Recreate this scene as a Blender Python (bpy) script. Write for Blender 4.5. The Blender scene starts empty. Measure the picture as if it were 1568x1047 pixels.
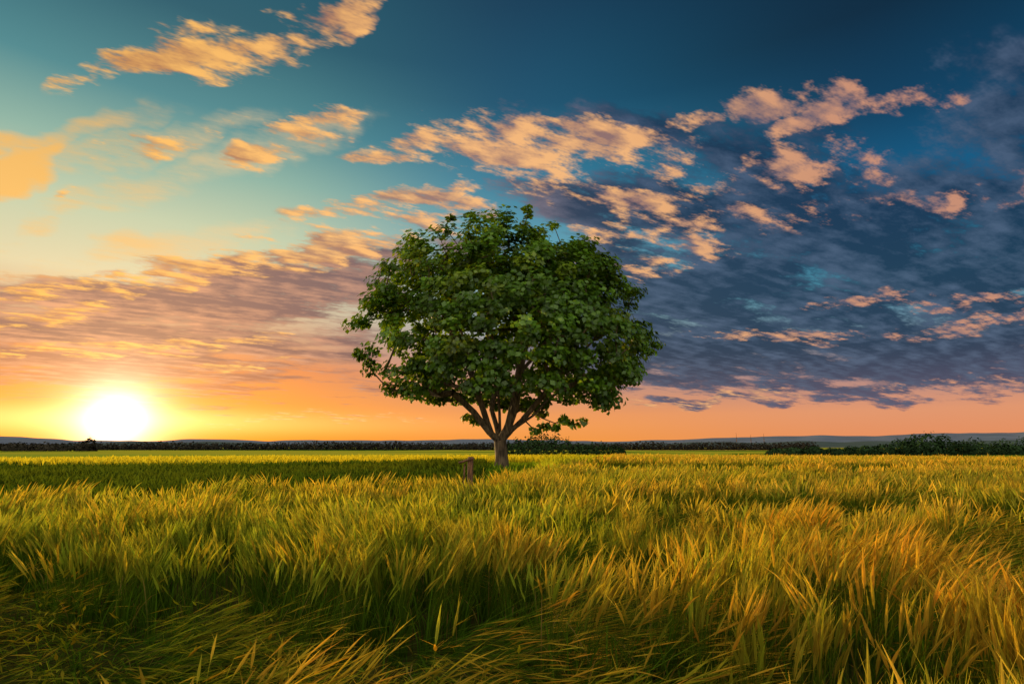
import bpy, math, random
import numpy as np
from mathutils import Vector
rng=np.random.default_rng(7); random.seed(7)
sc=bpy.context.scene

# ---------------------------------------------------------------- reference frame
F=871.0; P=math.atan(159/871.0); CZ=1.6
def ray(px,py):
    a=(px-784)/F; b=(523.5-py)/F
    return (a, math.cos(P)-b*math.sin(P), math.sin(P)+b*math.cos(P))
def at(px,py,Y):
    r=ray(px,py); t=Y/r[1]
    return np.array([r[0]*t,Y,CZ+r[2]*t])
def azel(px,py):
    r=ray(px,py)
    return math.degrees(math.atan2(r[0],r[1])), math.degrees(math.atan2(r[2],math.hypot(r[0],r[1])))
def lin(c):
    return tuple((v/255/12.92) if v/255<=0.04045 else ((v/255+0.055)/1.055)**2.4 for v in c)+(1.0,)

# ---------------------------------------------------------------- noise helper
class VN:
    def __init__(s,seed):
        s.t=np.random.default_rng(seed).random((256,256))
    def one(s,x,y):
        xi=np.floor(x).astype(int); yi=np.floor(y).astype(int)
        fx=x-xi; fy=y-yi; fx=fx*fx*(3-2*fx); fy=fy*fy*(3-2*fy)
        t=s.t; a=t[xi%256,yi%256]; b=t[(xi+1)%256,yi%256]; c=t[xi%256,(yi+1)%256]; d=t[(xi+1)%256,(yi+1)%256]
        return (a*(1-fx)+b*fx)*(1-fy)+(c*(1-fx)+d*fx)*fy
    def __call__(s,x,y,o=3):
        r=0;a=.5;n=0
        for i in range(o):
            r=r+a*s.one(x*2**i+17*i,y*2**i+5*i); n+=a; a*=.5
        return r/n
n1,n2,n3,n4=VN(1),VN(2),VN(3),VN(4)
def sstep(a,b,x):
    t=np.clip((x-a)/(b-a),0,1); return t*t*(3-2*t)
def height(x,y):
    x=np.asarray(x,float); y=np.asarray(y,float)
    d=np.sqrt(x*x+y*y)
    return .32*np.exp(-((x+.5)**2/70+(y-30)**2/70)) + (n1(x*.22+50,y*.22+50,2)-.5)*.36*np.exp(-d/40) - 4.6*sstep(44,230,d)

# ---------------------------------------------------------------- mesh helper
def make_mesh(name,V,Fq,cols=None,mat=None,smooth=False,parent=None):
    V=np.asarray(V,np.float32); Fq=np.asarray(Fq,np.int32)
    k=Fq.shape[1]
    me=bpy.data.meshes.new(name)
    me.vertices.add(len(V)); me.vertices.foreach_set('co',V.ravel())
    me.loops.add(Fq.size); me.loops.foreach_set('vertex_index',Fq.ravel())
    me.polygons.add(len(Fq)); me.polygons.foreach_set('loop_start',np.arange(0,Fq.size,k,dtype=np.int32))
    me.polygons.foreach_set('loop_total',np.full(len(Fq),k,np.int32))
    if smooth: me.polygons.foreach_set('use_smooth',np.ones(len(Fq),bool))
    me.update(calc_edges=True)
    if cols is not None:
        ca=me.color_attributes.new('Col','FLOAT_COLOR','POINT')
        c=np.ones((len(V),4),np.float32); c[:,:3]=cols
        ca.data.foreach_set('color',c.ravel())
    ob=bpy.data.objects.new(name,me); sc.collection.objects.link(ob)
    if mat: me.materials.append(mat)
    if parent: ob.parent=parent
    return ob
def empty(name,loc=(0,0,0)):
    e=bpy.data.objects.new(name,None); e.location=loc; sc.collection.objects.link(e); return e

# ---------------------------------------------------------------- materials
def newmat(name):
    m=bpy.data.materials.new(name); m.use_nodes=True; nt=m.node_tree
    for n in list(nt.nodes): nt.nodes.remove(n)
    return m,nt,nt.nodes.new('ShaderNodeOutputMaterial')
def foliage_mat(name,trans=.4,gloss=.08,rough=.45,tboost=(1.3,1.2,.6)):
    m,nt,out=newmat(name); N=nt.nodes; L=nt.links
    at_=N.new('ShaderNodeAttribute'); at_.attribute_name='Col'
    d=N.new('ShaderNodeBsdfDiffuse'); L.new(at_.outputs['Color'],d.inputs['Color'])
    if trans<=0:
        L.new(d.outputs[0],out.inputs[0]); return m
    t=N.new('ShaderNodeBsdfTranslucent')
    mu=N.new('ShaderNodeVectorMath'); mu.operation='MULTIPLY'; mu.inputs[1].default_value=tboost
    L.new(at_.outputs['Color'],mu.inputs[0]); L.new(mu.outputs[0],t.inputs['Color'])
    a=N.new('ShaderNodeMixShader'); a.inputs[0].default_value=trans
    L.new(d.outputs[0],a.inputs[1]); L.new(t.outputs[0],a.inputs[2])
    if gloss>0:
        g=N.new('ShaderNodeBsdfGlossy'); g.inputs['Roughness'].default_value=rough
        b=N.new('ShaderNodeMixShader'); b.inputs[0].default_value=gloss
        L.new(a.outputs[0],b.inputs[1]); L.new(g.outputs[0],b.inputs[2]); g.inputs['Color'].default_value=(.7,.7,.7,1)
        L.new(b.outputs[0],out.inputs[0])
    else: L.new(a.outputs[0],out.inputs[0])
    return m
mat_wheat=foliage_mat('wheat_mat',.45,0,.5,(1.40,1.2,.5))
mat_leaf=foliage_mat('leaf_mat',.38,.05,.45,(2.0,1.4,.4))
mat_far=foliage_mat('far_foliage_mat',0)

def bark(name,c1,c2,sc_=6):
    m,nt,out=newmat(name); N=nt.nodes; L=nt.links
    p=N.new('ShaderNodeBsdfPrincipled'); p.inputs['Roughness'].default_value=.9
    tc=N.new('ShaderNodeTexCoord'); mp=N.new('ShaderNodeMapping'); mp.inputs['Scale'].default_value=(1,1,.22)
    no=N.new('ShaderNodeTexNoise'); no.inputs['Scale'].default_value=sc_; no.inputs['Detail'].default_value=8
    L.new(tc.outputs['Object'],mp.inputs[0]); L.new(mp.outputs[0],no.inputs['Vector'])
    cr=N.new('ShaderNodeValToRGB'); cr.color_ramp.elements[0].color=c1; cr.color_ramp.elements[1].color=c2
    cr.color_ramp.elements[0].position=.35; cr.color_ramp.elements[1].position=.65
    L.new(no.outputs[0],cr.inputs[0]); L.new(cr.outputs[0],p.inputs['Base Color'])
    bp=N.new('ShaderNodeBump'); bp.inputs['Strength'].default_value=.8; bp.inputs['Distance'].default_value=.04
    L.new(no.outputs[0],bp.inputs['Height']); L.new(bp.outputs[0],p.inputs['Normal'])
    L.new(p.outputs[0],out.inputs[0]); return m
mat_bark=bark('bark_mat',(.045,.03,.016,1),(.19,.13,.07,1),9)
mat_post=bark('weathered_wood_mat',(.05,.022,.01,1),(.22,.10,.045,1),22)

# ---------------------------------------------------------------- field layout
EX=np.array([-400,-20,-9.2,-2.8,-1,.35,5.5,9,14,30,400]); EY=np.array([-210,4,10,13.5,15,19,34,50,90,300,5000])
def in_wheat(x,y):
    return y < np.interp(x,EX,EY)+ (n2(x*.8,y*.8,2)-.5)*.8

def G(base,Lh,phi,th0,th1,face,w,T,W,cb,ct,cpow=1.5,col_rows=None,pw=2.0):
    N=len(base); T=np.asarray(T,float); K=len(T)
    pos=np.zeros((N,K,3)); pos[:,0]=base
    dirx=np.cos(phi); diry=np.sin(phi)
    for i in range(1,K):
        tm=(T[i]+T[i-1])/2; dt=(T[i]-T[i-1])
        th=th0+th1*tm**pw
        s=np.sin(th)*dt*Lh; c=np.cos(th)*dt*Lh
        pos[:,i,0]=pos[:,i-1,0]+dirx*s; pos[:,i,1]=pos[:,i-1,1]+diry*s; pos[:,i,2]=pos[:,i-1,2]+c
    wv=np.stack([np.cos(face),np.sin(face),np.zeros(N)],1)
    hw=(w[:,None]*np.asarray(W)[None,:]*.5)[:,:,None]*wv[:,None,:]
    V=np.empty((N,K,2,3)); V[:,:,0]=pos-hw; V[:,:,1]=pos+hw
    f=((T**cpow) if col_rows is None else np.asarray(col_rows))[None,:,None]; C=cb[:,None,:]*(1-f)+ct[:,None,:]*f
    C=np.repeat(C[:,:,None,:],2,axis=2)
    b=(np.arange(N)*K*2)[:,None]; r=(np.arange(K-1)*2)[None,:]
    q=np.stack([b+r,b+r+1,b+r+3,b+r+2],-1).reshape(-1,4)
    return V.reshape(-1,3),q,C.reshape(-1,3),pos
class Acc:
    def __init__(s): s.V=[];s.F=[];s.C=[];s.n=0
    def add(s,V,Fq,C,*_):
        s.V.append(V.astype(np.float32)); s.F.append(Fq+s.n); s.C.append(C.astype(np.float32)); s.n+=len(V)
    def build(s,name,mat,parent=None):
        return make_mesh(name,np.concatenate(s.V),np.concatenate(s.F),np.concatenate(s.C),mat,parent=parent)
def scatter(d0,d1,dens,hw=1.12,minw=2.0):
    out=[]
    edges=np.geomspace(d0,d1,40)
    for a,b in zip(edges[:-1],edges[1:]):
        wd=hw*b+minw; area=2*wd*(b-a); n=int(area*dens((a+b)/2))
        out.append(np.stack([rng.uniform(-wd,wd,n),rng.uniform(a,b,n)],1))
    return np.concatenate(out)

# lodged areas (ground coordinates): x,y,rx,ry
LOD=[(-3.2,3.3,3.6,1.8),(-1.0,3.2,1.9,1.7),(-5.5,4.4,2.2,1.1),(.75,4.9,.6,1.4),(.3,2.6,.9,1.3),(4.8,6.0,2.0,1.9),(3.5,4.4,1.0,1.1),(1.9,8.2,1.3,.8),(6.5,9.5,2.6,1.2),
     (.15,6.9,.5,.8),(3.2,10.5,2.2,.8),(7.5,14,3,1.0),(-3,8.6,1.6,.4),(11,18,4,1.2),(3.4,7.4,1.1,.6),(8.5,12,1.5,.6),(2.4,13.5,1.6,.5),(-.9,8.9,.7,.5),(1.7,2.6,.5,.5),(2.0,6.1,.7,.5)]
def lodged(x,y):
    m=np.zeros_like(x)
    for a,b,c,d in LOD:
        m=np.maximum(m,1.25-np.sqrt(((x-a)/c)**2+((y-b)/d)**2)*.75)
    m=m+(n3(x*1.3,y*1.3,3)-.5)*1.15
    return np.clip((m-.47)/.10,0,1)
def smoothrand(x,y,s): return n4(x*s+9,y*s+3,2)
wheat=Acc()
def add_wheat(pts,near,wscale):
    x,y=pts[:,0],pts[:,1]
    thin=n2(x*1.7+70,y*1.7+31,2); kp=(thin>.38)|(rng.random(len(x))<.25); x=x[kp]; y=y[kp]; N=len(x)
    g=.22
    cx=np.round(x/g+(rng.random(N)-.5)*.3)*g; cy=np.round(y/g+(rng.random(N)-.5)*.3)*g
    cx=cx+(n1(cx*9,cy*9,1)-.5)*.20; cy=cy+(n2(cx*9,cy*9,1)-.5)*.20
    x=x*.42+cx*.58; y=y*.42+cy*.58
    h=height(x,y); Ld=lodged(x,y)
    dist=np.hypot(x,y)
    clump=n1(cx*4.3+11,cy*4.3,1); big=smoothrand(x,y,.35); med=n3(x*.9+4,y*.9,2)
    H=(.82+.34*(clump-.5)+.20*(big-.5)+.46*(med-.5)+rng.normal(0,.06,N))
    H=H+.22*np.exp(-(((x-1.5)/.7)**2+((y-4.1)/1.0)**2))+.14*np.exp(-(((x+.6)/1.2)**2+((y-5.9)/.8)**2))+.05*np.exp(-(((x+3)/2)**2+((y-6.4)/.6)**2))+.15*np.exp(-(((x-2.7)/.4)**2+((y-2.9)/.5)**2))
    lod=rng.random(N)<Ld
    flow=(-.5+(n2(x*.5,y*.5,2)-.5)*5.0+(n1(x*2.1,y*2.1,2)-.5)*3.5)
    phi=flow+(n3(cx*5,cy*5,1)-.5)*3.6+rng.normal(0,.5,N)
    th0=.02+.34*clump**2+np.abs(rng.normal(0,.07,N)); th1=.15+.55*med+rng.normal(0,.2,N)
    th0=th0+np.clip(Ld*4,0,1)*(1-Ld)*.35
    fl=-.35+(n3(x*.8+40,y*.8,2)-.5)*4.4+(n2(cx*3,cy*3,1)-.5)*1.8
    phi=np.where(lod,fl+rng.normal(0,.25,N),phi)
    th0=np.where(lod,1.02+rng.random(N)*.42,th0); th1=np.where(lod,.35*rng.random(N)+.05,th1)
    z=h+np.where(lod,rng.random(N)**1.3*.25,0)
    base=np.stack([x,y,z],1)
    r=rng.random((N,1)); warm=np.clip(.27+.8*(big[:,None]-.45)+.9*(clump[:,None]-.5)+.12*(x[:,None]/(dist[:,None]+1))+.15*sstep(14,30,dist)[:,None]+rng.normal(0,.14,(N,1)),0,1)
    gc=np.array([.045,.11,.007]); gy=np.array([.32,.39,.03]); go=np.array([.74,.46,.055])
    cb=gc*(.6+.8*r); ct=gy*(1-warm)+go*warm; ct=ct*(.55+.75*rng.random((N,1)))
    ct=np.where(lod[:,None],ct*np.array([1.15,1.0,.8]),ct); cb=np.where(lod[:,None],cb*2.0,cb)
    face=rng.random(N)*math.pi
    w=np.full(N,.0046)*wscale*(.8+.4*rng.random(N))
    if near:
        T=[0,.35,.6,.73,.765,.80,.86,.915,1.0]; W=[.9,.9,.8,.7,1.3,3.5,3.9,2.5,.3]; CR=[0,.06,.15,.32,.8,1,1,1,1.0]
    else:
        T=[0,.5,.74,.80,.91,1.0]; W=[.9,.8,.8,3.5,3.1,.4]; CR=[0,.10,.32,.95,1,1]
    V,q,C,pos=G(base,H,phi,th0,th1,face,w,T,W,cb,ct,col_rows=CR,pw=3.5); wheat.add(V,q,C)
    if near:
        V,q,C,_=G(pos[:,4],H*.2,phi,th0+th1*.5,th1*.35,face+1.57,w,[0,.2,.45,.65,1],[1.3,3.5,3.9,2.5,.3],ct*.8,ct*1.15); wheat.add(V,q,C)
        tilt=th0+th1*.65
        for j in range(5):
            wa=np.full(N,.0022)*wscale
            V,q,C,_=G(pos[:,5+(j%3)],.08+.06*rng.random(N),phi+rng.normal(0,.8,N)*(1 if j else 0),tilt+rng.normal(0,.17,N),th1*0+.1,face+j*1.1,wa,[0,.5,1],[1,.8,.2],ct*1.0,ct*1.3); wheat.add(V,q,C)
    return base,phi,th0,lod,H
def add_leaves(base,phi,th0,lod,H,frac,wscale):
    sel=rng.random(len(base))<frac; b=base[sel].copy(); N=len(b)
    b[:,:2]+=rng.normal(0,.03,(N,2))
    L=H[sel]*(.40+.36*rng.random(N)); ph=phi[sel]+rng.normal(0,1.0,N)*np.where(lod[sel],.35,1.2)
    t0=np.where(lod[sel],th0[sel],.10+rng.random(N)*.18); t1=.2+1.2*rng.random(N)
    r=rng.random((N,1)); cb=np.array([.035,.085,.006])*(.7+.6*r); ct=np.array([.12,.23,.012])*(.6+.8*r)
    dry=rng.random((N,1))<.12; ct=np.where(dry,np.array([.42,.28,.07]),ct)
    V,q,C,_=G(b,L,ph,t0,t1,ph+1.57+rng.normal(0,.6,N),np.full(N,.010)*wscale,[0,.35,.6,.8,1],[.6,1,1,.8,.1],cb,ct,1.0); wheat.add(V,q,C)

pts=scatter(1.3,7.5,lambda d:460*min(1,(3.5/d)**.4)); pts=pts[in_wheat(pts[:,0],pts[:,1])]
r=add_wheat(pts,True,.95); add_leaves(*r,.6,1.0)
nA=len(pts)
pts=scatter(7.5,20,lambda d:330*(7.5/d)**1.1); pts=pts[in_wheat(pts[:,0],pts[:,1])]
r=add_wheat(pts,False,1.25); add_leaves(*r,.3,1.4)
nB=len(pts)
pts=scatter(20,80,lambda d:60*(20/d)**1.5,.95,6); ok=in_wheat(pts[:,0],pts[:,1])&~((pts[:,0]>3.2)&(pts[:,1]>23+.1*pts[:,0])&(pts[:,1]<28+.15*pts[:,0])); pts=pts[ok]
r=add_wheat(pts,False,3.0)
nC=len(pts)
print('stalks',nA,nB,nC)
wheat.build('wheat_field',mat_wheat)

green=Acc()
def add_green(pts,ws,hh,c0,c1,colvar=.4):
    x,y=pts[:,0],pts[:,1];N=len(x)
    base=np.stack([x,y,height(x,y)],1)
    v=smoothrand(x,y,.15)[:,None]; r=rng.random((N,1))
    ct=np.array(c0)*(1-v)+np.array(c1)*v; ct=ct*(1-colvar/2+colvar*r)
    V,q,C,_=G(base,hh*(.7+.5*rng.random(N)+.3*(smoothrand(x,y,.8)-.5)),rng.random(N)*6.28,.1+rng.random(N)*.2,rng.random(N)*1.2,rng.random(N)*3.14,np.full(N,.018)*ws,[0,.5,.8,1],[.7,1,.8,.1],ct*.5,ct,1.0); green.add(V,q,C)
pts=scatter(6,80,lambda d:110*(10/max(d,10))**1.35,.98,5)
x,y=pts[:,0],pts[:,1]; w_=in_wheat(x,y)
stripe=(x>3.2)&(y>23+.1*x)&(y<28+.15*x)
leftf=~w_
yel=leftf&(y>39+.12*(x+5)); verge=leftf&~yel&(x>-1.2-.02*(y-20))&(y>14)
vergeb=verge&(x>.9+.07*(y-19)); verge=verge&~vergeb
gr=leftf&~yel&~verge&~vergeb
def sub(mask,hh,c0,c1):
    p=pts[mask]
    d=np.hypot(p[:,0],p[:,1])
    for a,b in ((0,12),(12,20),(20,35),(35,60),(60,200)):
        s=p[(d>=a)&(d<b)]
        if len(s): add_green(s,1+(a+b)/2*.09 if b<100 else 8,hh,c0,c1)
sub(gr,.62,(.045,.095,.009),(.11,.14,.012))
sub(yel,.78,(.62,.54,.03),(.54,.52,.03))
sub(verge,.45,(.12,.26,.015),(.24,.34,.02))
sub(vergeb,.86,(.42,.50,.03),(.52,.50,.03))
sub(stripe,.5,(.03,.08,.008),(.05,.10,.01))
green.build('green_crop_field',mat_wheat)

# ---------------------------------------------------------------- ground sheet
R=np.concatenate([[0.01],np.geomspace(.6,9000,190)]); A=np.linspace(0,2*math.pi,241)[:-1]
RR,AA=np.meshgrid(R,A,indexing='ij'); X=RR*np.cos(AA); Y=RR*np.sin(AA); Z=height(X,Y)
V=np.stack([X,Y,Z],-1).reshape(-1,3); nr,na=RR.shape
i,j=np.meshgrid(np.arange(nr-1),np.arange(na),indexing='ij'); j2=(j+1)%na
Fq=np.stack([i*na+j,(i+1)*na+j,(i+1)*na+j2,i*na+j2],-1).reshape(-1,4)
m,nt,out=newmat('ground_mat'); N=nt.nodes; L=nt.links
def mth(op,a,b=None,c=None,clamp=False,nt=None):
    n=nt.nodes.new('ShaderNodeMath'); n.operation=op; n.use_clamp=clamp
    for k,v in enumerate((a,b,c)):
        if v is None: continue
        if isinstance(v,(int,float)): n.inputs[k].default_value=v
        else: nt.links.new(v,n.inputs[k])
    return n.outputs[0]
def mixc(nt,f,a,b,blend='MIX'):
    n=nt.nodes.new('ShaderNodeMix'); n.data_type='RGBA'; n.blend_type=blend
    for s,v in ((n.inputs[0],f),(n.inputs[6],a),(n.inputs[7],b)):
        if isinstance(v,(int,float)): s.default_value=v
        elif isinstance(v,tuple): s.default_value=v
        else: nt.links.new(v,s)
    return n.outputs[2]
geo=N.new('ShaderNodeNewGeometry'); sx=N.new('ShaderNodeSeparateXYZ'); L.new(geo.outputs['Position'],sx.inputs[0])
ln=N.new('ShaderNodeVectorMath'); ln.operation='LENGTH'; L.new(geo.outputs['Position'],ln.inputs[0])
mp=N.new('ShaderNodeMapping'); mp.inputs['Scale'].default_value=(.0022,.0062,.0); mp.inputs['Rotation'].default_value=(0,0,.15); L.new(geo.outputs['Position'],mp.inputs[0])
vo=N.new('ShaderNodeTexVoronoi'); vo.inputs['Scale'].default_value=1.0; L.new(mp.outputs[0],vo.inputs['Vector'])
sp=N.new('ShaderNodeSeparateColor'); L.new(vo.outputs['Color'],sp.inputs[0])
cr=N.new('ShaderNodeValToRGB'); cr.color_ramp.interpolation='CONSTANT'; e=cr.color_ramp.elements
e[0].position=0; e[0].color=(.42,.40,.03,1); e[1].position=.3; e[1].color=(.11,.20,.015,1)
for p_,c_ in ((.5,(.50,.34,.04,1)),(.72,(.06,.12,.012,1)),(.82,(.32,.38,.03,1))):
    q_=e.new(p_); q_.color=c_
L.new(sp.outputs[0],cr.inputs[0])
no=N.new('ShaderNodeTexNoise'); no.inputs['Scale'].default_value=3; no.inputs['Detail'].default_value=5; L.new(geo.outputs['Position'],no.inputs['Vector'])
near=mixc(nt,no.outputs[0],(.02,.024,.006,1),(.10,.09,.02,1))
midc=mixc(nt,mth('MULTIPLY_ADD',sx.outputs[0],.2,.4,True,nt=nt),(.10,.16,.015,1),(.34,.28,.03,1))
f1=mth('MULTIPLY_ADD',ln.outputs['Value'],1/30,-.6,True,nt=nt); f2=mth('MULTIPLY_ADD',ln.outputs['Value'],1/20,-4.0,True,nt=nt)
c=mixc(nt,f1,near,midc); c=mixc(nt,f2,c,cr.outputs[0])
p=N.new('ShaderNodeBsdfDiffuse')
L.new(c,p.inputs[0]); L.new(p.outputs[0],out.inputs[0])
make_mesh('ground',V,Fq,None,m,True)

def leafquads(cen,nrm,size,aspect=.8):
    N=len(cen); nrm=nrm/np.linalg.norm(nrm,axis=1,keepdims=True)
    rv=rng.normal(size=(N,3)); u=np.cross(nrm,rv); u/=np.linalg.norm(u,axis=1,keepdims=True)+1e-9; v=np.cross(nrm,u)
    s=size[:,None]
    p0=cen-u*s*.5; p1=cen+v*s*.42*aspect-u*s*.05+nrm*s*.08; p2=cen+u*s*.5; p3=cen-v*s*.42*aspect-u*s*.05+nrm*s*.08
    V=np.stack([p0,p1,p2,p3],1).reshape(-1,3); q=np.arange(N*4).reshape(-1,4)
    return V,q

# ---------------------------------------------------------------- tree
rng=np.random.default_rng(21)
D=30.0
tree=empty('maple_tree',(0,0,0))
C0=at(778,510,D)
sc_t=30/F*.90
ang=np.array([-90,-60,-38,-20,-5,0,20,35,60,80,90]); RrP=np.array([104,140,198,235,240,222,207,196,182,176,174])*sc_t
angl=np.array([-90,-60,-35,-15,0,20,37,55,67,90]); RlP=np.array([104,124,194,240,238,232,224,203,190,174])*sc_t
def crownR(d):
    rho=np.hypot(d[:,0],d[:,1]); el=np.degrees(np.arctan2(d[:,2],rho)); w=(1+d[:,0]/(rho+1e-6))/2
    w=w*w*(3-2*w)
    R_=w*np.interp(el,ang,RrP)+(1-w)*np.interp(el,angl,RlP)
    a=np.arctan2(d[:,1],d[:,0])
    lump=n2(a*2.2+20,el*.055+30,2)-.5; l2=n3(a*6+20,el*.13+30,1)-.5
    return R_*(1+.20*lump+.10*l2)
NC=820; cl=[]
while len(cl)<NC:
    d=rng.normal(size=(400,3)); d/=np.linalg.norm(d,axis=1,keepdims=True)
    R_=crownR(d); u=rng.random(400)
    fr=1-.58*u**1.9
    p_=d*(R_*fr)[:,None]
    rho=np.hypot(p_[:,0],p_[:,1])
    hollow=(p_[:,2]<-.8)&(rho<2.8-.6*(p_[:,2]+.8)+.4*rng.random(400))
    low=(p_[:,2]<.6)&(fr<.74)
    gap=n3(p_[:,0]*.75+40+p_[:,1]*.15,p_[:,2]*.8+40,2)<.39
    keep=~hollow&~low&~(gap&(rng.random(400)<.85))
    for q_ in p_[keep]:
        if len(cl)<NC and (not cl or np.min(np.linalg.norm(np.array(cl)-q_,axis=1))>.48): cl.append(q_)
cl=np.array(cl)+C0
extra=[at(808,330,29.5),at(806,320,29.5),at(803,345,29.5),at(850,655,29),at(875,650,29),at(890,646,28.8),at(835,652,29.3),at(862,642,29.2),at(820,660,29.3),at(715,640,29.5),at(728,645,29.6),at(1008,528,29.8),at(996,540,29.6),at(985,532,29.6),at(552,547,29.7),at(565,556,29.5),at(548,540,29.5),at(848,345,29.5),at(720,330,30),at(940,500,30),at(975,575,29.6),at(690,335,30)]
cl=np.concatenate([cl,np.array(extra)]); small=np.zeros(len(cl),bool); small[-len(extra):]=True
nodes=[];par=[]
def addn(p_,pa): nodes.append(np.array(p_,float)); par.append(pa); return len(nodes)-1
gz=float(height(-.55,30))
b0=at(768,719,D); b0[2]=gz-.1
pidx=addn(b0,-1)
for px,py in ((768,712),(768,700),(767,688),(766,676)): pidx=addn(at(px,py,D),pidx)
fork=pidx
limbs=[([(755,664),(742,645),(735,615),(722,570),(700,520),(668,470)],-1.5),
       ([(752,660),(728,636),(700,605),(655,570),(610,545)],-3.0),
       ([(766,655),(764,630),(758,590),(756,530),(750,450),(745,390)],1.5),
       ([(780,660),(800,640),(826,612),(862,570),(905,525),(950,500)],-1.0),
       ([(774,655),(786,620),(792,580),(805,520),(830,440),(838,390)],-2.5),
       ([(790,655),(818,636),(846,606),(880,585),(930,570)],3.5),
       ([(760,655),(748,625),(755,590),(735,540),(700,470),(660,410)],4.0),
       ([(775,650),(785,605),(800,560),(850,500),(890,430)],3.0)]
for pl,dd in limbs:
    k=fork
    for n_,(px,py) in enumerate(pl):
        p_=at(px,py,D); p_[1]+=dd*((n_+1)/len(pl))**1.2; p_+=rng.normal(0,.06,3); k=addn(p_,k)
k=addn(at(812,628,29.7),fork+0); par[k]=min(range(len(nodes)-1),key=lambda i:np.linalg.norm(nodes[i]-nodes[k]))
for px,py in ((830,640),(850,648)): k=addn(at(px,py,29.3),k)
order=np.argsort(np.linalg.norm(cl-nodes[fork],axis=1)); tips=[]
fk=nodes[fork]
for ci in order:
    c_=cl[ci]; arr=np.array(nodes[5:]); dv=c_-arr; dist=np.linalg.norm(dv,axis=1)
    pen=np.where(np.linalg.norm(arr-fk,axis=1)>np.linalg.norm(c_-fk),3.0,0)
    b=int(np.argmin(dist+pen))+5; s=nodes[b]; dl=np.linalg.norm(c_-s)
    nseg=max(1,min(4,int(dl/.7))); k=b
    for q_ in range(1,nseg+1):
        t=q_/nseg; p_=s*(1-t)+c_*t; p_[2]-=.10*dl*math.sin(math.pi*t)*.8
        if q_<nseg: p_=p_+rng.normal(0,.07*dl/nseg,3)
        k=addn(p_,k)
    tips.append(k)
n_=len(nodes); cnt=np.zeros(n_)
for t_ in tips:
    k=t_
    while k!=-1: cnt[k]+=1; k=par[k]
rad=.33*(np.maximum(cnt,.6)/len(tips))**.42; rad=np.maximum(rad,.012); rad[0]=.52; rad[1]=.38
nodes=np.array(nodes)
tv=[];tf=[];base_=0
for i_ in range(1,n_):
    pa=par[i_]; a=nodes[pa]; b=nodes[i_]; ra=min(rad[pa],rad[i_]*1.35 if pa>fork else rad[pa]); rb=rad[i_]
    if pa==fork: ra=rad[i_]*1.25
    dvec=b-a; Lg=np.linalg.norm(dvec)
    if Lg<1e-5: continue
    t=dvec/Lg; up=np.array([1,0,0]) if abs(t[0])<.8 else np.array([0,1,0])
    u=np.cross(t,up); u/=np.linalg.norm(u); v=np.cross(t,u)
    S=12 if rb>.08 else 5
    th=np.arange(S)/S*2*math.pi
    ring=np.cos(th)[:,None]*u+np.sin(th)[:,None]*v
    wob=1+.05*rng.normal(size=(S,1))*(rb>.08)
    tv+= [a-t*ra*.15+ring*ra*wob, b+t*rb*.15+ring*rb*wob]
    idx=np.arange(S); nx=(idx+1)%S
    tf.append(np.stack([base_+idx,base_+nx,base_+S+nx,base_+S+idx],1)); base_+=2*S
make_mesh('trunk_and_branches',np.concatenate(tv),np.concatenate(tf),None,mat_bark,True,parent=tree)
LV=[];LF=[];LC=[];off=0
for ci,c_ in enumerate(cl):
    nl=40 if small[ci] else int(rng.integers(55,95))
    sg=.20 if small[ci] else .32+.10*rng.random()
    o=rng.normal(size=(nl,3)); o/=np.linalg.norm(o,axis=1,keepdims=True); o*= (rng.random((nl,1))**.45)*sg*1.75
    o[:,2]*=.68
    outw=(c_-C0)/np.linalg.norm(c_-C0)
    pos=c_+o
    nm=np.array([0,0,.8])+outw*.8+o*1.0+rng.normal(0,.45,(nl,3))
    V_,q_=leafquads(pos,nm,.20+.14*rng.random(nl),.9)
    ctone=.65+.7*rng.random(); r_=rng.random((nl,1))
    col=(np.array([.045,.115,.005])*(1-r_)+np.array([.13,.27,.010])*r_)*ctone
    if rng.random()<.12: col=col*np.array([1.5,1.1,.9])
    LV.append(V_);LF.append(q_+off);LC.append(np.repeat(col,4,axis=0));off+=len(V_)
make_mesh('foliage_crown',np.concatenate(LV),np.concatenate(LF),np.concatenate(LC),mat_leaf,parent=tree)

# ---------------------------------------------------------------- wooden post
post=empty('wooden_post',(0,0,0))
def beam(name,p0,p1,w,d,tw=0,seg=6):
    p0=np.array(p0);p1=np.array(p1); t=(p1-p0); Lg=np.linalg.norm(t); t/=Lg
    up=np.array([0,1.,0]) if abs(t[1])<.9 else np.array([1.,0,0]); u=np.cross(t,up);u/=np.linalg.norm(u);v=np.cross(t,u)
    S=10; th=np.arange(S)/S*2*math.pi; prof=np.stack([np.sign(np.cos(th))*np.abs(np.cos(th))**.5*w/2,np.sign(np.sin(th))*np.abs(np.sin(th))**.5*d/2],1)
    vs=[];fs=[]
    for k in range(seg+1):
        f=k/seg; c_=p0+t*Lg*f; s=1-.08*f; a=tw*f
        j_=1+rng.normal(0,.03,(S,1))
        pr=prof*s*j_
        vs.append(c_+ (pr[:,:1]*math.cos(a)-pr[:,1:]*math.sin(a))*u+(pr[:,:1]*math.sin(a)+pr[:,1:]*math.cos(a))*v)
    for k in range(seg):
        i_=np.arange(S); fs.append(np.stack([k*S+i_,k*S+(i_+1)%S,(k+1)*S+(i_+1)%S,(k+1)*S+i_],1))
    V_=np.concatenate(vs); nb=len(V_)
    V_=np.concatenate([V_,[p0,p1]])
    i_=np.arange(0,S,2)
    fs.append(np.stack([np.full(len(i_),nb),(i_+2)%S,i_+1,i_],1)); o_=seg*S
    fs.append(np.stack([np.full(len(i_),nb+1),o_+i_,o_+i_+1,o_+(i_+2)%S],1))
    make_mesh(name,V_,np.concatenate(fs),None,mat_post,False,parent=post)
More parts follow.
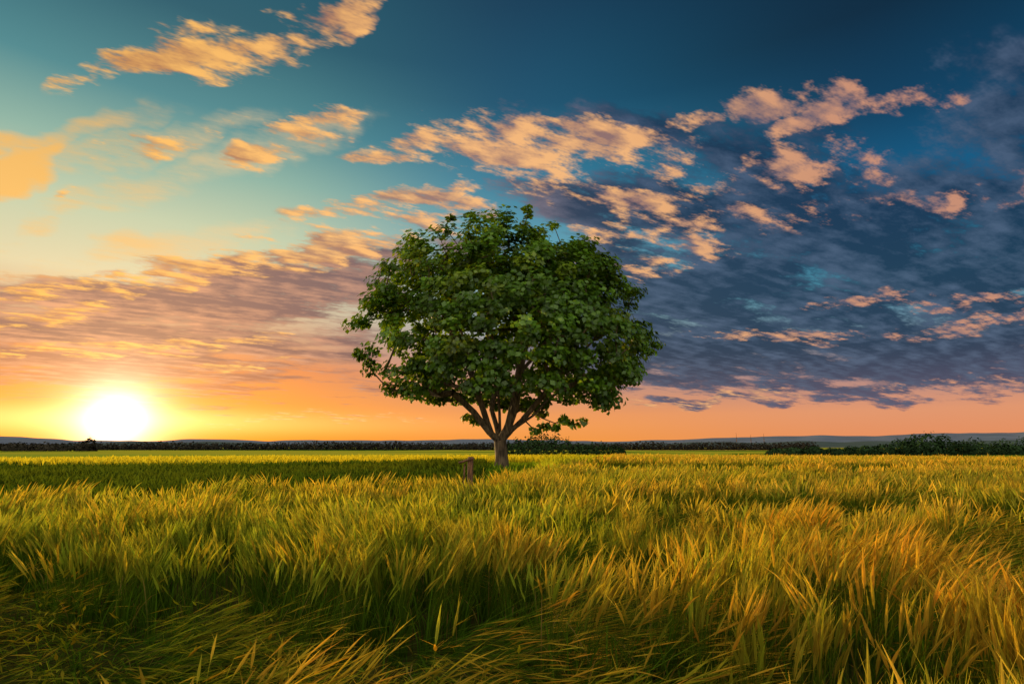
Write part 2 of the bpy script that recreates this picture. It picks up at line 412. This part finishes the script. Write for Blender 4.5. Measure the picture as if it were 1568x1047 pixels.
Yp=14.6; q0=at(719,735,Yp); q1=at(719,699,Yp)
beam('post',(q0[0],Yp,-.1),(q1[0]+.03,Yp,q1[2]),.15,.14,.15)
beam('cap_board',(q1[0]-.26,Yp-.02,q1[2]-.15),(q1[0]+.11,Yp-.02,q1[2]-.03),.055,.22)
beam('side_plank',(q1[0]-.16,Yp+.03,-.05),(q1[0]-.12,Yp+.02,q1[2]-.18),.045,.10)

# ---------------------------------------------------------------- distant woods
def wood(name,blobs,leaf,col,haze=0):
    LV=[];LF=[];LC=[];off=0
    for (x,y,zb,rx,ry,h_,n) in blobs:
        d=rng.normal(size=(n,3)); d/=np.linalg.norm(d,axis=1,keepdims=True); d[:,2]=np.abs(d[:,2])
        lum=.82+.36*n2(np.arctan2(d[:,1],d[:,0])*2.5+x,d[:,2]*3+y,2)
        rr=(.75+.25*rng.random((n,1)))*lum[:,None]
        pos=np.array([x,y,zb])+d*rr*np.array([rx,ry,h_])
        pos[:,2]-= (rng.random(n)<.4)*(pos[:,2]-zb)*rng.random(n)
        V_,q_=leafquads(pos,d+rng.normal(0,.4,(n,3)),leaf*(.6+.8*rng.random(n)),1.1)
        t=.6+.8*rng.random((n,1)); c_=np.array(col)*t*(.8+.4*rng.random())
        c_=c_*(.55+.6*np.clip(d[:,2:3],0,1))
        LV.append(V_);LF.append(q_+off);LC.append(np.repeat(c_,4,axis=0));off+=len(V_)
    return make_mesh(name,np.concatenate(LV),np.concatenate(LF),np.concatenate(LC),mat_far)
def bl(px,top,Y,wpx,n):
    a=at(px,top,Y); zb=float(height(a[0],Y))-.3
    return (a[0],Y,zb,wpx/2*Y/F*1.1,wpx/2*Y/F*.8,max(a[2]-zb,1.0)*1.08,n)
B=[bl(px,t,150+rng.uniform(-8,8),w,900) for px,t,w in ((795,674,28),(815,668,34),(832,664,34),(850,667,34),(868,674,32),(888,679,30),(905,680,30),(922,681,28),(940,682,28),(952,686,16),(778,679,22))]
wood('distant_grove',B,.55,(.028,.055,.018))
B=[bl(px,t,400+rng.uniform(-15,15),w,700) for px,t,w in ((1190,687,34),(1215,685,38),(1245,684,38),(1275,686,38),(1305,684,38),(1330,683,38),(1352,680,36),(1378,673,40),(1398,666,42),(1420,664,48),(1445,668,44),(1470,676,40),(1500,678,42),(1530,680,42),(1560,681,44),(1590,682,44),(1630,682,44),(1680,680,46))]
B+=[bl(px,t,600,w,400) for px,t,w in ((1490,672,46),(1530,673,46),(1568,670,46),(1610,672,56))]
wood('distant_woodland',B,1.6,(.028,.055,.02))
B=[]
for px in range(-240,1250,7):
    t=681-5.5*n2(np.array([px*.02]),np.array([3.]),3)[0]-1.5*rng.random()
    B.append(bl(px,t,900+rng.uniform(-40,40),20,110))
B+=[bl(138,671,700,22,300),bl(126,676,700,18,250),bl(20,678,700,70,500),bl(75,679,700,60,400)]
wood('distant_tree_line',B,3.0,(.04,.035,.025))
def ridge(name,R0,fn,col):
    az=np.radians(np.linspace(-75,75,600)); px=784+F*np.tan(np.clip(az,-1.2,1.2))
    hgt=np.array([fn(p_) for p_ in px])*R0/F
    vs=[]
    for k,(rr,s) in enumerate(((.8,0),(.93,.75),(1.0,1),(1.2,0))):
        vs.append(np.stack([np.sin(az)*R0*rr,np.cos(az)*R0*rr,hgt*s*rr+CZ*(s>0)-6*(s==0)],1))
    n=len(az); fs=[]
    for k in range(3):
        i_=np.arange(n-1); fs.append(np.stack([k*n+i_,k*n+i_+1,(k+1)*n+i_+1,(k+1)*n+i_],1))
    m,nt,out=newmat(name+'_mat'); p=nt.nodes.new('ShaderNodeBsdfDiffuse')
    no=nt.nodes.new('ShaderNodeTexNoise'); no.inputs['Scale'].default_value=.006; no.inputs['Detail'].default_value=6
    g=nt.nodes.new('ShaderNodeNewGeometry'); nt.links.new(g.outputs['Position'],no.inputs['Vector'])
    c=mixc(nt,no.outputs[0],tuple(v*.6 for v in col)+(1,),tuple(v*1.4 for v in col)+(1,))
    nt.links.new(c,p.inputs[0]); nt.links.new(p.outputs[0],out.inputs[0])
    make_mesh(name,np.concatenate(vs),np.concatenate(fs),None,m,True)
ridge('distant_hills',5200,lambda p_: 3+ 12*float(n3(np.array([p_*.006+10]),np.array([1.]),4)[0])+ (6/(1+math.exp(-(p_-1150)/120))) ,(.17,.20,.25))  # blue-grey surface colour has the distance haze painted in, both ridges
ridge('distant_hills',3200,lambda p_: -1.0+ 8*float(n1(np.array([p_*.009+30]),np.array([1.]),4)[0])+ (3/(1+math.exp(-(p_-1250)/100))) ,(.09,.12,.11))
for px,hpx in ((1128,14),(1150,11),(1170,13)):
    a=at(px,676,3500)
    mast=empty('radio_mast',(a[0],3500,0))
    hh=(682-676+hpx)*3500/F
    def lat(name,w0,w1,z0,z1,ob=mast):
        V_=[]
        for z_,w_ in ((z0,w0),(z1,w1)):
            for s1,s2 in ((-1,-1),(1,-1),(1,1),(-1,1)): V_.append((s1*w_/2,s2*w_/2,z_))
        make_mesh(name,V_,[(0,1,5,4),(1,2,6,5),(2,3,7,6),(3,0,4,7),(0,3,2,1),(4,5,6,7)],None,mat_post,parent=ob)
    lat('lower_section',4,2.4,0,hh*.6-1.5); lat('upper_section',1.8,.8,hh*.6+1,hh); lat('antenna_platform',5,5,hh*.6-1.5,hh*.6+1)

# ---------------------------------------------------------------- world
SAZ,SEL=azel(178,642)
w=bpy.data.worlds.new('World'); sc.world=w; w.use_nodes=True; nt=w.node_tree; N=nt.nodes; L=nt.links
try: w.cycles.sampling_method='NONE'
except Exception as ex: print(ex)
for n in list(N): N.remove(n)
out=N.new('ShaderNodeOutputWorld'); bg=N.new('ShaderNodeBackground'); L.new(bg.outputs[0],out.inputs[0])
M=lambda op,a,b=None,c=None,cl=False: mth(op,a,b,c,cl,nt=nt)
tc=N.new('ShaderNodeTexCoord'); dirv=tc.outputs['Generated']
nrm=N.new('ShaderNodeVectorMath'); nrm.operation='NORMALIZE'; L.new(dirv,nrm.inputs[0]); dirv=nrm.outputs[0]
s=N.new('ShaderNodeSeparateXYZ'); L.new(dirv,s.inputs[0]); dx,dy,dz=s.outputs
az=M('MULTIPLY',M('ARCTAN2',dx,dy),57.29578); el=M('MULTIPLY',M('ARCSINE',dz),57.29578)
def ramp(inp,stops,interp='LINEAR'):
    c=N.new('ShaderNodeValToRGB'); c.color_ramp.interpolation=interp; e=c.color_ramp.elements
    while len(e)>1: e.remove(e[-1])
    for k,(p_,col) in enumerate(stops):
        q=e[0] if k==0 else e.new(p_)
        q.position=p_; q.color=col if len(col)==4 else lin(col)
    L.new(inp,c.inputs[0]); return c.outputs[0]
e60=M('DIVIDE',el,60.0,cl=True)
def er(st): return ramp(e60,[(a/60,c) for a,c in st])
rl=er([(0,(235,130,30)),(1.5,(250,160,50)),(3.5,(245,150,55)),(7,(225,130,70)),(10,(200,155,120)),(14,(215,208,168)),(19,(185,202,170)),(24,(130,176,162)),(29,(60,134,142)),(36,(8,90,108)),(60,(0,50,80))])
rc=er([(0,(240,150,65)),(3,(232,148,88)),(6,(190,138,120)),(9,(150,140,145)),(13,(130,165,172)),(20,(90,155,174)),(26,(38,120,150)),(33,(2,80,110)),(41,(0,60,88)),(60,(0,44,72))])
rr=er([(0,(228,140,90)),(3,(222,148,110)),(6,(170,132,130)),(10,(110,140,158)),(14,(60,140,165)),(20,(8,98,142)),(27,(2,64,98)),(35,(1,40,64)),(60,(1,32,58))])
def mr(v,a,b,c=0.,d=1.,t='SMOOTHSTEP'):
    n=N.new('ShaderNodeMapRange'); n.interpolation_type=t; n.clamp=True
    L.new(v,n.inputs[0])
    for k,x_ in enumerate((a,b,c,d)): n.inputs[k+1].default_value=x_
    return n.outputs[0]
aab=M('ABSOLUTE',M('ADD',az,35.0))
f_c=mr(aab,8,38); f_r=mr(aab,36,72)
sky=mixc(nt,f_c,rl,rc); sky=mixc(nt,f_r,sky,rr)
back_fill=mr(dy,.15,-.5)
den=M('ADD',M('MAXIMUM',dz,0.0),.10)
pxn=M('DIVIDE',dx,den); pyn=M('DIVIDE',dy,den)
ca_,sa_=math.cos(math.radians(28)),math.sin(math.radians(28))
cv=N.new('ShaderNodeCombineXYZ')
L.new(M('ADD',M('MULTIPLY',pxn,ca_*.58),M('MULTIPLY',pyn,sa_*.58)),cv.inputs[0])
L.new(M('ADD',M('MULTIPLY',pxn,-sa_*1.25),M('MULTIPLY',pyn,ca_*1.25)),cv.inputs[1])
def noise(vec,scale,detail,rough=.55,dist=0.,off=None,dim='2D'):
    if off:
        a=N.new('ShaderNodeVectorMath'); a.operation='ADD'; L.new(vec,a.inputs[0]); a.inputs[1].default_value=off; vec=a.outputs[0]
    n=N.new('ShaderNodeTexNoise'); n.noise_dimensions=dim; n.inputs['Scale'].default_value=scale; n.inputs['Detail'].default_value=detail; n.inputs['Roughness'].default_value=rough; n.inputs['Distortion'].default_value=dist
    L.new(vec,n.inputs['Vector']); return n
P1=cv.outputs[0]
nA_=noise(P1,6.0,5,.68); nAo=noise(P1,6.0,2,.6,off=(.028,-.025,0))
nB_=noise(P1,2.4,6,.70,off=(7.3,2.1,0)); nBo=noise(P1,2.4,3,.6,off=(7.26,2.14,0))
wn=noise(dirv,9.0,3,.6,dim='3D')
wv=N.new('ShaderNodeVectorMath'); wv.operation='MULTIPLY_ADD'; L.new(wn.outputs['Color'],wv.inputs[0]); wv.inputs[1].default_value=(9,4,0)
cae=N.new('ShaderNodeCombineXYZ'); L.new(M('SUBTRACT',az,4.5),cae.inputs[0]); L.new(M('SUBTRACT',el,2.0),cae.inputs[1]); cae.inputs[2].default_value=1.0; L.new(cae.outputs[0],wv.inputs[2])
AE=wv.outputs[0]
def dotn(vec,c):
    n=N.new('ShaderNodeVectorMath'); n.operation='DOT_PRODUCT'; L.new(vec,n.inputs[0]); n.inputs[1].default_value=c; return n.outputs['Value']
def blobs(lst):
    acc=None
    for (px,py,rx,ry,tilt,wt) in lst:
        a0,e0=azel(px,py); t=math.radians(tilt)
        a1,e1=azel(px+10*math.cos(t),py-10*math.sin(t)); a2,e2=azel(px-10*math.sin(t),py-10*math.cos(t))
        J=np.array([[a1-a0,a2-a0],[e1-e0,e2-e0]])/10*np.array([[rx*1.35,ry*1.35]]); Ji=np.linalg.inv(J); o=-Ji@np.array([a0,e0])
        u=dotn(AE,(Ji[0,0],Ji[0,1],o[0])); v=dotn(AE,(Ji[1,0],Ji[1,1],o[1]))
        m_=M('MULTIPLY_ADD',M('MULTIPLY_ADD',v,v,M('MULTIPLY',u,u)),-wt,wt)
        acc=M('MAXIMUM',m_,0.0 if acc is None else acc)
    return acc
mA=blobs([(250,90,150,28,12,.82),(400,70,120,44,18,.88),(470,30,120,26,12,.82),(535,45,40,18,20,.9),(330,30,90,18,10,.6),
 (485,187,75,22,8,1.0),(395,245,70,18,6,.85),(115,290,36,13,15,.65),(290,215,150,18,12,.5),
 (840,228,200,48,-3,1.12),(640,218,100,22,12,.72),(970,215,70,26,10,1.05),(600,303,130,18,8,.9),(480,378,190,34,9,1.0),(620,345,120,30,10,.85),(560,340,120,30,10,.5),
 (1085,185,55,18,12,.95),(1170,150,64,28,15,.98),(1280,160,62,38,15,1.05),(1260,250,90,30,-5,.9),(1390,155,80,20,5,.7),(1215,190,50,16,20,.75),
 (1010,255,70,20,-5,.8),(960,295,120,24,5,.75),(1120,285,90,22,10,.75),(870,300,90,24,-5,.78),(1000,345,130,30,0,.6),(1040,400,120,24,15,.52),(1480,300,140,24,10,.55),(1230,330,140,22,8,.48),
 (1510,490,120,16,8,.9),(1300,455,80,12,8,.78),(1210,512,150,10,0,.85),(1100,608,130,9,4,.7),(1480,455,130,12,5,.7),(1480,580,160,12,0,.45),
 (260,527,190,10,4,.9),(120,545,180,8,0,.8),(355,560,70,9,8,.75),(60,470,170,14,6,.75),(240,425,220,16,4,.92),(0,545,70,10,0,.7),(500,640,160,6,0,.6),(80,490,120,9,0,.6)])
mAy=blobs([(20,265,120,32,26,1.1),(60,215,210,26,10,.72),(230,225,220,28,10,.58),(340,255,260,32,16,.55),(80,335,160,20,20,.5),(200,380,300,24,8,.45)])
mB=blobs([(180,470,440,60,2,1.15),(480,440,260,52,8,1.1),(150,545,480,54,0,1.05),(250,590,440,34,0,.55),
 (1280,420,460,140,-4,1.1),(1430,300,300,120,-10,1.0),(1120,340,240,70,15,.95),(980,430,190,90,10,1.0),(1050,530,340,66,-2,1.15),(1400,545,340,50,0,1.25),(1250,578,380,18,0,.85),(1250,220,220,60,10,.8),(1480,180,190,60,5,.7),(1560,90,180,40,5,.4),
 (1330,603,120,12,0,1.0),(1090,610,120,9,0,.9),(930,200,280,44,0,.72),(930,300,220,55,0,.8)])
mB=M('MAXIMUM',mB,M('MULTIPLY',mr(dy,.5,-.2),.62))
dA=mr(M('ADD',M('MULTIPLY',mA,.66),M('MULTIPLY',M('SUBTRACT',nA_.outputs[0],.5),2.6)),.22,.72)
dA=M('MULTIPLY',dA,mr(mA,.02,.25))
dY=mr(M('ADD',mAy,M('MULTIPLY',M('SUBTRACT',nB_.outputs[0],.5),1.8)),.1,1.0)
dY=M('MULTIPLY',dY,mr(mAy,0,.35))
dB=mr(M('ADD',M('MULTIPLY',mB,.76),M('MULTIPLY',M('SUBTRACT',nB_.outputs[0],.5),2.2)),.20,.64)
dB=M('MULTIPLY',dB,mr(mB,.02,.25))
shB=M('MULTIPLY_ADD',M('SUBTRACT',nB_.outputs[0],nBo.outputs[0]),4.5,.28,True)
shA=M('MULTIPLY_ADD',M('SUBTRACT',nA_.outputs[0],nAo.outputs[0]),3.5,.58,True)
lr=mr(az,-30,14)
lowf=mr(el,9,2)
cBdark=mixc(nt,lr,lin((112,84,92)),lin((12,48,78)))
cBdark=mixc(nt,M('MULTIPLY',lowf,.85),cBdark,mixc(nt,lr,lin((210,115,66)),lin((82,84,114))))
cBlit=mixc(nt,lr,lin((218,155,120)),lin((72,92,120)))
cB=mixc(nt,M('MULTIPLY',shB,.9),cBdark,cBlit)
azc=mr(az,-45,0); azr=mr(az,5,38)
cAlit=mixc(nt,azr,mixc(nt,azc,lin((255,190,90)),lin((250,186,120))),lin((205,145,116)))
cAdark=mixc(nt,azr,mixc(nt,azc,lin((180,118,72)),lin((148,112,106))),lin((74,82,108)))
cA=mixc(nt,shA,cAdark,cAlit)
sky=mixc(nt,M('MULTIPLY',dB,.95),sky,cB)
cY=mixc(nt,mr(az,-42,-26),lin((255,180,55)),lin((228,198,145)))
sky=mixc(nt,M('MULTIPLY',dY,.75),sky,cY)
sky=mixc(nt,M('MULTIPLY',dA,.92),sky,cA)
sd=Vector((math.sin(math.radians(SAZ))*math.cos(math.radians(SEL)),math.cos(math.radians(SAZ))*math.cos(math.radians(SEL)),math.sin(math.radians(SEL))))
an=M('MULTIPLY',M('ARCCOSINE',M('MINIMUM',dotn(dirv,sd),.999999)),57.29578)
def gl(sig,amp): return M('MULTIPLY',M('EXPONENT',M('DIVIDE',an,-sig)),amp)
def addc(c,val,col):
    v=N.new('ShaderNodeVectorMath'); v.operation='SCALE'; v.inputs[0].default_value=col[:3]; L.new(val,v.inputs['Scale'])
    a=N.new('ShaderNodeVectorMath'); a.operation='ADD'; L.new(c,a.inputs[0]); L.new(v.outputs[0],a.inputs[1]); return a.outputs[0]
sky=addc(sky,gl(1.25,6.5),(1,.85,.6)); sky=addc(sky,gl(5,.35),(1,.62,.2)); sky=addc(sky,gl(14,.28),(1,.38,.05))
hs=M('MULTIPLY',M('EXPONENT',M('MULTIPLY',M('POWER',M('DIVIDE',M('ABSOLUTE',M('SUBTRACT',el,2.1)),1.0),2.0),-1.0)),M('EXPONENT',M('MULTIPLY',M('DIVIDE',M('ABSOLUTE',M('SUBTRACT',az,SAZ)),11.0),-1.0)))
sky=addc(sky,M('MULTIPLY',hs,.8),(1,.75,.32))
sky=addc(sky,M('MULTIPLY',back_fill,1.55),(.62,.60,.50))  # added sky glow behind the camera, unseen fill light for tree and wheat
ns=N.new('ShaderNodeTexSky'); ns.sky_type='NISHITA'; ns.sun_disc=False; ns.sun_elevation=math.radians(SEL); ns.sun_rotation=math.radians(SAZ)
L.new(dirv,ns.inputs[0])
sc_n=N.new('ShaderNodeVectorMath'); sc_n.operation='SCALE'; L.new(ns.outputs[0],sc_n.inputs[0]); sc_n.inputs['Scale'].default_value=.01
fin=N.new('ShaderNodeVectorMath'); fin.operation='ADD'; L.new(sky,fin.inputs[0]); L.new(sc_n.outputs[0],fin.inputs[1])
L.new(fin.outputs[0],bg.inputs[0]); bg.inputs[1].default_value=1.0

# ---------------------------------------------------------------- sun
sl=bpy.data.lights.new('sun','SUN'); sl.energy=5.0; sl.color=(1,.68,.27); sl.angle=math.radians(.5)
so=bpy.data.objects.new('sun',sl); sc.collection.objects.link(so)
sd2=Vector((math.sin(math.radians(SAZ))*math.cos(math.radians(5.0)),math.cos(math.radians(SAZ))*math.cos(math.radians(5.0)),math.sin(math.radians(5.0))))
so.rotation_euler=sd2.to_track_quat('Z','Y').to_euler()

# ---------------------------------------------------------------- camera
cam=bpy.data.cameras.new('camera'); cam.lens=20; cam.sensor_width=36; cam.clip_end=20000; cam.clip_start=.05
co=bpy.data.objects.new('camera',cam); co.location=(0,0,CZ); co.rotation_euler=(math.pi/2+P,0,0); sc.collection.objects.link(co); sc.camera=co
sc.view_settings.view_transform='Standard'; sc.view_settings.look='None'; sc.view_settings.exposure=0
